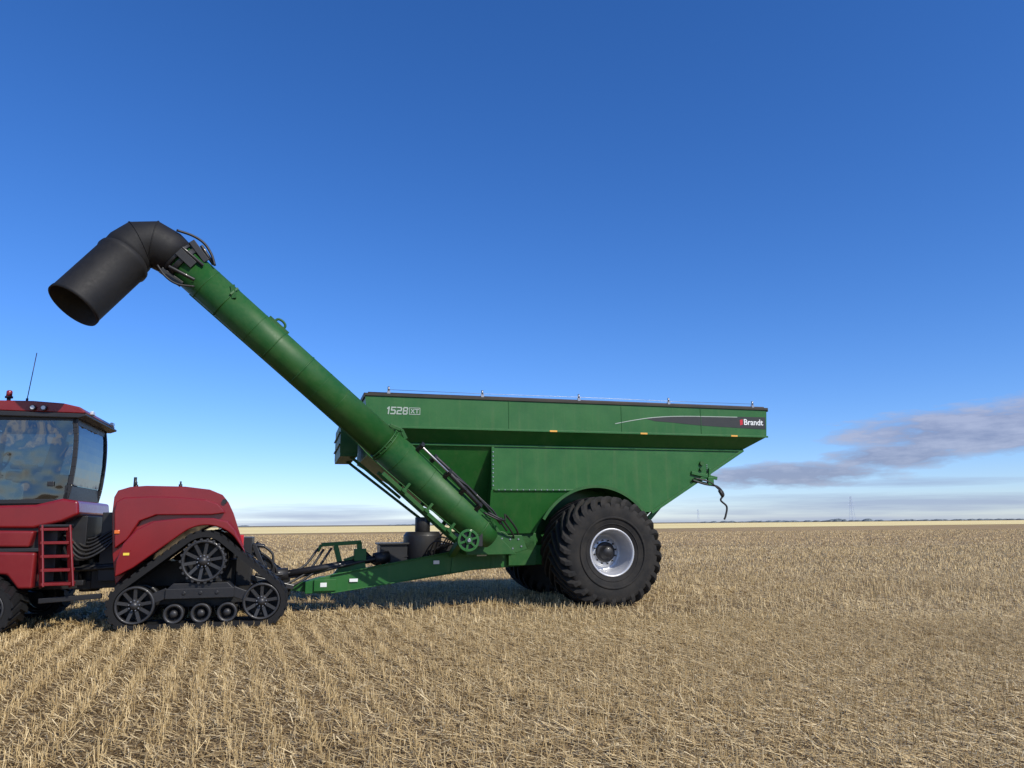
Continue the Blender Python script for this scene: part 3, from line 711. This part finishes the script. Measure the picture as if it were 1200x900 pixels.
st.tube(ringp,.016,8); st.tube([ringp[0],ringp[10]],.014,6)
st.done("steering_wheel",cab,[BLACK])
st=B(); st.box(-10.3,-9.95,1.2,1.5,2.06,2.6); st.box(-10.35,-10.2,1.25,1.3,2.6,3.0); st.box(-10.5,-10.1,.4,.7,2.06,2.42); st.done("console",cab,[BLACK],bevel=.02)
mr=B(); mr.beam((-11.4,-.2,3.3),(-11.5,-.65,3.3),.03,.03); mr.box(-11.56,-11.48,-.8,-.55,2.85,3.3); mr.done("mirror",cab,[BLACK],bevel=.02)
# ================================================================== GROUND
def simple_obj(name,me,kind=None,label=None):
    o=bpy.data.objects.new(name,me); COL.objects.link(o)
    if kind: o["kind"]=kind
    if label: o["label"]=label
    return o
ROW=rad(21)
gm,nt,bs=new_mat("stubble_soil")
geo=nt.nodes.new("ShaderNodeNewGeometry"); pos=geo.outputs["Position"]
mp2=nt.nodes.new("ShaderNodeMapping"); mp2.inputs["Rotation"].default_value=(0,0,-ROW); mp2.inputs["Scale"].default_value=(1,.12,1); nt.links.new(pos,mp2.inputs["Vector"])
nf=noise(nt,pos,55,6,.75); nm=noise(nt,pos,9,5,.6); nl=noise(nt,pos,.25,4,.6); nr=noise(nt,mp2.outputs[0],1.4,4,.6); nvl=noise(nt,pos,.02,4,.6)
f=mathn(nt,'ADD',mathn(nt,'MULTIPLY',nf,.6),mathn(nt,'MULTIPLY',nm,.4))
near=ramp(nt,f,[(.36,(.062,.040,.021)),(.46,(.17,.115,.057)),(.55,(.32,.23,.12)),(.68,(.52,.39,.21))])
f2=mathn(nt,'ADD',mathn(nt,'MULTIPLY',nr,.55),mathn(nt,'MULTIPLY',nl,.45))
far=ramp(nt,f2,[(.38,(.265,.182,.090)),(.5,(.33,.232,.118)),(.62,(.39,.282,.150))])
dst=nt.nodes.new("ShaderNodeVectorMath"); dst.operation='LENGTH'; nt.links.new(pos,dst.inputs[0])
fd=mathn(nt,'DIVIDE',mathn(nt,'SUBTRACT',dst.outputs["Value"],18),50,True)
c=mix(nt,mathn(nt,'MULTIPLY',fd,.95),near,far)
c=mix(nt,.35,c,ramp(nt,nvl,[(.35,(.42,.40,.38)),(.65,(.62,.60,.56))]),'OVERLAY')
nt.links.new(c,bs.inputs["Base Color"]); setc(bs,"Roughness",.95); setc(bs,"Specular IOR Level",.1)
bump(nt,bs,f,.7,.05)
me=bpy.data.meshes.new("ground"); S=6000
me.from_pydata([(-S,-200,0),(S,-200,0),(S,S*1.5,0),(-S,S*1.5,0)],[],[(0,1,2,3)]); me.materials.append(gm)
simple_obj("ground",me,"structure","harvested stubble field reaching the horizon")
fm,nt,bs=new_mat("ripe_field"); pos=nt.nodes.new("ShaderNodeNewGeometry").outputs["Position"]
c=ramp(nt,noise(nt,pos,.02,4,.6),[(.35,(.72,.56,.22)),(.6,(.82,.66,.30))]); nt.links.new(c,bs.inputs["Base Color"]); setc(bs,"Roughness",.95)
me=bpy.data.meshes.new("far_field")
P=[(-360,125,.06),(-60,150,.06),(60,210,.06),(260,290,.06),(900,440,.06),(2400,900,.06),(5500,2000,.06),(5500,3000,.06),(900,1250,.06),(-320,850,.06),(-1500,850,.06)]
me.from_pydata(P,[],[tuple(range(len(P)))]); me.materials.append(fm)
simple_obj("far_field",me,"structure","pale yellow ripe field strip near the horizon")
fm2,nt,bs=new_mat("fallow_field"); pos=nt.nodes.new("ShaderNodeNewGeometry").outputs["Position"]
c=ramp(nt,noise(nt,pos,.006,4,.6),[(.4,(.16,.13,.08)),(.6,(.26,.21,.13))]); nt.links.new(c,bs.inputs["Base Color"]); setc(bs,"Roughness",.95)
me=bpy.data.meshes.new("fallow_field")
P=[(-4500,1300,.3),(-320,900,.3),(900,1350,.3),(5500,3100,.3),(5500,8000,.3),(-4500,8000,.3)]
me.from_pydata(P,[],[tuple(range(len(P)))]); me.materials.append(fm2)
simple_obj("distant_field",me,"structure","fallow field at the horizon")
tm,nt,bs=new_mat("far_trees"); pos=nt.nodes.new("ShaderNodeNewGeometry").outputs["Position"]
c=ramp(nt,noise(nt,pos,.2,4,.6),[(.35,(.10,.12,.13)),(.65,(.16,.19,.20))]); nt.links.new(c,bs.inputs["Base Color"]); setc(bs,"Roughness",1)  # tree colours paled towards blue-grey: distance haze painted into the base colour
vs=[];fs=[]
def clump(x,y,w,hh):
    k=len(vs); n1,n2=7,4
    for j in range(n2+1):
        for i in range(n1):
            a=2*math.pi*i/n1; el_=j/n2*math.pi/2; rr=w*math.cos(el_)*random.uniform(.8,1.15)
            vs.append((x+rr*math.cos(a),y+rr*math.sin(a),hh*math.sin(el_)*random.uniform(.85,1.1)))
    for j in range(n2):
        for i in range(n1): fs.append((k+j*n1+i,k+j*n1+(i+1)%n1,k+(j+1)*n1+(i+1)%n1,k+(j+1)*n1+i))
for seg_ in [(330,1350,900,1450,110,2.6),(900,1450,1350,1600,90,2.8),(-1100,1500,-500,1400,60,2.4),(560,1350,640,1360,12,4.5),(-260,1400,0,1400,30,2.2),(1000,1500,1100,1500,10,4.5)]:
    x0,y0,x1,y1,cnt,hh=seg_
    for i in range(cnt):
        f=random.random(); clump(x0+(x1-x0)*f+random.gauss(0,6),y0+(y1-y0)*f+random.gauss(0,25),random.uniform(5,12),hh*random.uniform(.5,1.2))
me=bpy.data.meshes.new("tree_line"); me.from_pydata(vs,[],fs); me.materials.append(tm)
simple_obj("tree_line",me,"stuff","low dark shelterbelt trees along the horizon")
pm,nt,bs=new_mat("hazy_steel"); bs.inputs["Base Color"].default_value=(.42,.48,.60,1); setc(bs,"Roughness",.8)  # pale bluish base colour stands in for air haze over the far steel
def pylon(x,y,hh):
    b=B(); w=hh*.085; th=.27
    def q(z): return w*(1-.78*z/hh)
    lv=[hh*i/9 for i in range(10)]
    for sx in (-1,1):
        for sy in (-1,1): b.beam((sx*q(0),sy*q(0),0),(sx*q(hh),sy*q(hh),hh),th,th)
    for i in range(9):
        a,c_=lv[i],lv[i+1]
        for s in (-1,1):
            b.beam((-q(a),s*q(a),a),(q(c_),s*q(c_),c_),th*.6,th*.6); b.beam((q(a),s*q(a),a),(-q(c_),s*q(c_),c_),th*.6,th*.6)
    for z,l in ((.66,.20),(.80,.16),(.93,.12)):
        b.beam((-hh*l,0,hh*z),(hh*l,0,hh*z),th,th*1.3); b.beam((-hh*l,0,hh*z),(0,0,hh*(z+.05)),th*.7,th*.7); b.beam((hh*l,0,hh*z),(0,0,hh*(z+.05)),th*.7,th*.7)
    me=bpy.data.meshes.new("power_pylon"); me.from_pydata([tuple(v) for v in b.v],[],b.f); me.materials.append(pm)
    o=bpy.data.objects.new("power_pylon",me); COL.objects.link(o); o.location=(x,y,0); o.rotation_euler=(0,0,.3)
    o["label"]="grey lattice transmission tower standing on distant fields"; o["category"]="power pylon"; o["group"]="transmission towers on the horizon"
    return o
p1=pylon(622,1400,46)
for x,y in ((655,2700),):
    o=p1.copy(); COL.objects.link(o); o.location=(x,y,0)
# ------------------------------------------------------------------ stubble
sm_,nt,bs=new_mat("straw")
at_=nt.nodes.new("ShaderNodeAttribute"); at_.attribute_name="tint"
c=ramp(nt,at_.outputs["Fac"],[(0,(.135,.085,.037)),(.35,(.35,.245,.113)),(.7,(.58,.435,.215)),(1,(.80,.64,.37))])
nt.links.new(c,bs.inputs["Base Color"]); setc(bs,"Roughness",.6); setc(bs,"Specular IOR Level",.25)
rd_=np.array([-math.sin(ROW),math.cos(ROW)]); nd_=np.array([math.cos(ROW),math.sin(ROW)])
def vnoise(x,y,s):
    return (np.sin(x*s*1.3+2*np.sin(y*s*.9))+np.sin(y*s*1.7+1.7*np.sin(x*s*.6+1))+np.sin((x+y)*s*.8+3))/3
def rows(y0,y1,dens,spacing=.31,k=.86):
    a_all=[];b_all=[]
    amax=k*y1+4+y1*.5
    for a in np.arange(-amax-2,amax+2,spacing):
        nn=int((y1*1.5+20)*dens*rng.uniform(.6,1.1)); b=rng.uniform(-5,y1*1.45+10,nn)
        a_all.append(np.full(nn,a+rng.normal(0,.025))); b_all.append(b)
    a=np.concatenate(a_all); b=np.concatenate(b_all)
    x=a*nd_[0]+b*rd_[0]; y=a*nd_[1]+b*rd_[1]
    m=(y>y0)&(y<y1)&(np.abs(x)<k*y+2)
    m&=rng.uniform(0,1,len(a))<(.80+.28*vnoise(a*3.1,b*1.7,1.0)+.18*vnoise(a*9.1,b*7.3,1.0))
    return x[m],y[m]
def stems(x,y,h0,h1,w,cross,tm_,ts_,lean=.30):
    n=len(x); jit=.046+.045*np.clip((x+1.5)/5,0,1)
    g=rng.normal(0,1,n)*jit+.04*vnoise(x,y,.9); x=x+g*nd_[0]; y=y+g*nd_[1]
    hgt=rng.uniform(h0,h1,n)*(1+.2*vnoise(x,y,.5)); la=rng.uniform(0,2*np.pi,n); lm=np.abs(rng.normal(0,lean,n))
    fall=rng.uniform(0,1,n)<.16; lm=np.where(fall,rng.uniform(.9,1.45,n),lm); hgt=np.where(fall,hgt*1.4,hgt)
    dx=np.cos(la)*np.sin(lm)*hgt; dy=np.sin(la)*np.sin(lm)*hgt; dz=np.cos(lm)*hgt
    V_=[]
    base=rng.uniform(0,np.pi,n)
    for j in range(2 if cross else 1):
        an_=base+j*np.pi/2; ww=w*rng.uniform(.7,1.3,n)/2; cx=np.cos(an_)*ww; cy=np.sin(an_)*ww
        z0=np.zeros(n)
        q=np.stack([np.stack([x-cx,y-cy,z0],1),np.stack([x+cx,y+cy,z0],1),np.stack([x+dx+cx*.8,y+dy+cy*.8,dz],1),np.stack([x+dx-cx*.8,y+dy-cy*.8,dz],1)],1)
        V_.append(q.reshape(-1,3))
    t=np.clip(rng.normal(tm_,ts_,n)+.09*vnoise(x,y,.35),0,1)
    return np.concatenate(V_),np.concatenate([t]*(2 if cross else 1))
def litter(n,y0,y1,lmin,lmax,w,k=.86,zt=.045,tm_=.56):
    y=np.sqrt(rng.uniform(y0*y0,y1*y1,n)); x=rng.uniform(-1,1,n)*(k*y+1)
    keep=rng.uniform(0,1,n)<(.70+.25*np.clip((x+1.5)/5,0,1)+.30*vnoise(x,y,.9)); x=x[keep];y=y[keep];n=len(x)
    l=rng.uniform(lmin,lmax,n)/2; a=rng.uniform(0,np.pi,n); z=rng.uniform(.004,zt,n); tz=rng.normal(0,.3,n)*l
    cx=np.cos(a);cy=np.sin(a); ww=w*rng.uniform(.5,1.5,n)/2
    tz=np.minimum(np.abs(tz),z*.9)*np.sign(tz)
    q=np.stack([np.stack([x-cx*l-cy*ww,y-cy*l+cx*ww,z-tz],1),np.stack([x-cx*l+cy*ww,y-cy*l-cx*ww,z-tz+.002],1),np.stack([x+cx*l+cy*ww,y+cy*l-cx*ww,z+tz+.002],1),np.stack([x+cx*l-cy*ww,y+cy*l+cx*ww,z+tz],1)],1)
    return q.reshape(-1,3),np.clip(rng.normal(tm_,.21,n)+.08*vnoise(x,y,.6),0,1)
parts=[]
x,y=rows(4.2,13,78); parts.append(stems(x,y,.07,.155,.005,True,.68,.20))
x,y=rows(13,24,54); parts.append(stems(x,y,.07,.155,.0075,False,.68,.19))
x,y=rows(24,48,18); parts.append(stems(x,y,.08,.15,.017,False,.65,.17))
x,y=rows(48,130,4.0,.6); parts.append(stems(x,y,.07,.14,.045,False,.63,.15))
parts.append(litter(290000,4.2,14,.03,.20,.006)); parts.append(litter(160000,14,30,.08,.26,.011)); parts.append(litter(70000,30,60,.15,.5,.028))
VV=np.concatenate([p[0] for p in parts]).astype(np.float32); TT=np.concatenate([p[1] for p in parts]).astype(np.float32)
cen=VV.reshape(-1,4,3).mean(1); ca,sa=math.cos(ANG),math.sin(ANG)
uu=(cen[:,0]-O.x)*ca+(cen[:,1]-O.y)*sa; vv_=-(cen[:,0]-O.x)*sa+(cen[:,1]-O.y)*ca
kill=(uu>-.42)&(uu<.54)&(vv_>-.25)&(vv_<1.1)
kill|=(uu>-8.6)&(uu<-6.3)&(vv_>-.78)&(vv_<-.07)
keep=~kill
VV=VV.reshape(-1,4,3)[keep].reshape(-1,3); TT=TT[keep]; nf_=len(TT); print("STUBBLE QUADS",nf_)
me=bpy.data.meshes.new("stubble"); me.vertices.add(nf_*4); me.vertices.foreach_set("co",VV.ravel())
me.loops.add(nf_*4); me.loops.foreach_set("vertex_index",np.arange(nf_*4,dtype=np.int32))
me.polygons.add(nf_); me.polygons.foreach_set("loop_start",np.arange(0,nf_*4,4,dtype=np.int32))
me.update(calc_edges=True)
at2=me.attributes.new("tint",'FLOAT','FACE'); at2.data.foreach_set("value",TT)
me.materials.append(sm_)
simple_obj("stubble",me,"stuff","cut golden straw stubble in rows")
# ================================================================== SKY / LIGHT
SUN_EL=40; SUN_AZ=134
w=bpy.data.worlds.new("World"); scene.world=w; w.use_nodes=True; nt=w.node_tree
bg=nt.nodes["Background"]; bg.inputs[1].default_value=.11
sk_=nt.nodes.new("ShaderNodeTexSky"); sk_.sky_type='NISHITA'; sk_.sun_disc=False
sk_.sun_elevation=rad(SUN_EL); sk_.sun_rotation=rad(SUN_AZ); sk_.air_density=1.0; sk_.dust_density=.3; sk_.ozone_density=3.0; sk_.altitude=600
tc=nt.nodes.new("ShaderNodeTexCoord").outputs["Generated"]
sp_=nt.nodes.new("ShaderNodeSeparateXYZ"); nt.links.new(tc,sp_.inputs[0])
X,Y,Z=sp_.outputs
deg=57.2958
az=mathn(nt,'MULTIPLY',mathn(nt,'ARCTAN2',X,Y),deg); el=mathn(nt,'MULTIPLY',mathn(nt,'ARCSINE',Z),deg)
cmb=nt.nodes.new("ShaderNodeCombineXYZ"); nt.links.new(mathn(nt,'MULTIPLY',az,.30),cmb.inputs[0]); nt.links.new(mathn(nt,'MULTIPLY',el,1.15),cmb.inputs[1])
cn=noise(nt,cmb.outputs[0],1.0,9,.60)
cmb2=nt.nodes.new("ShaderNodeCombineXYZ"); nt.links.new(mathn(nt,'MULTIPLY',az,.07),cmb2.inputs[0]); nt.links.new(mathn(nt,'MULTIPLY',el,1.3),cmb2.inputs[1])
cn2=noise(nt,cmb2.outputs[0],1.0,6,.6)
def blob(a0,e0,wa,we,tilt=0):
    ea=mathn(nt,'ADD',e0,mathn(nt,'MULTIPLY',mathn(nt,'SUBTRACT',az,a0),tilt)) if tilt else e0
    a=mathn(nt,'POWER',mathn(nt,'ABSOLUTE',mathn(nt,'DIVIDE',mathn(nt,'SUBTRACT',az,a0),wa)),2); e=mathn(nt,'POWER',mathn(nt,'ABSOLUTE',mathn(nt,'DIVIDE',mathn(nt,'SUBTRACT',el,ea),we)),2)
    return mathn(nt,'SUBTRACT',1,mathn(nt,'ADD',a,e))
def mx(a,b): return mathn(nt,'MAXIMUM',a,b)
m1=mx(mx(blob(32.5,5.7,10.5,1.8),blob(20,3.25,7.5,1.0)),mx(blob(27,4.3,5,1.0),blob(39,6.2,9,2.1)))
d1=mathn(nt,'ADD',mathn(nt,'MULTIPLY',m1,1.0),mathn(nt,'MULTIPLY',mathn(nt,'SUBTRACT',cn,.5),2.3))
d1=mathn(nt,'MULTIPLY',mathn(nt,'SUBTRACT',d1,.0),1.5,True)
m2=mx(mx(blob(25,1.0,17,1.05),blob(-14.5,.9,9,.75)),mx(blob(30,2.5,8,.4),blob(0,.0,90,.5)))
d2=mathn(nt,'ADD',mathn(nt,'MULTIPLY',m2,.9),mathn(nt,'MULTIPLY',mathn(nt,'SUBTRACT',cn2,.5),2.2))
d2=mathn(nt,'MULTIPLY',mathn(nt,'SUBTRACT',d2,.16),1.2,True)
cn3=noise(nt,tc,5.0,7,.6)
m3=mathn(nt,'MULTIPLY',mathn(nt,'SUBTRACT',mathn(nt,'MULTIPLY',Y,-1),.55,True),3,True)
m3=mathn(nt,'MULTIPLY',m3,mathn(nt,'MULTIPLY',mathn(nt,'SUBTRACT',cn3,.52,True),14,True))
m3=mathn(nt,'MULTIPLY',m3,mathn(nt,'MULTIPLY',Z,8,True))
skc=mix(nt,1.0,sk_.outputs[0],(1.0,1.12,1.50),'MULTIPLY')
gm_=nt.nodes.new("ShaderNodeHueSaturation"); gm_.inputs["Saturation"].default_value=1.15; nt.links.new(skc,gm_.inputs["Color"])
cc=ramp(nt,mathn(nt,'ADD',cn,mathn(nt,'MULTIPLY',mathn(nt,'SUBTRACT',el,5.0),.03)),[(.40,(.26,.28,.42)),(.64,(.44,.46,.60))])
ccs=mix(nt,1.0,cc,(9,9,9),'MULTIPLY')
f0=mix(nt,mathn(nt,'MULTIPLY',d2,.65),gm_.outputs[0],(.30*9,.37*9,.58*9))
f1=mix(nt,mathn(nt,'MULTIPLY',m3,.8),f0,(12.5,12.8,13.5))
fin=mix(nt,mathn(nt,'MULTIPLY',d1,.78),f1,ccs)
nt.links.new(fin,bg.inputs[0])
sl=bpy.data.lights.new("sun",'SUN'); sl.energy=4.6; sl.angle=rad(.53); sl.color=(1,.94,.83)
so=bpy.data.objects.new("sun",sl); COL.objects.link(so)
sv=Vector((math.sin(rad(SUN_AZ))*math.cos(rad(SUN_EL)),math.cos(rad(SUN_AZ))*math.cos(rad(SUN_EL)),math.sin(rad(SUN_EL))))
so.rotation_euler=sv.to_track_quat('Z','Y').to_euler(); so.location=sv*50
# ------------------------------------------------------------------ camera
cam=bpy.data.cameras.new("camera"); co=bpy.data.objects.new("camera",cam); COL.objects.link(co)
cam.sensor_width=36; cam.lens=26.4; cam.clip_end=20000; cam.clip_start=.1
Mx=Matrix.Rotation(rad(90+10.53),4,'X')@Matrix.Rotation(rad(-.5),4,'Z')
co.matrix_world=Matrix.Translation((0,0,1.65))@Mx
scene.camera=co
scene.view_settings.view_transform='Standard'; scene.view_settings.look='None'; scene.view_settings.exposure=0
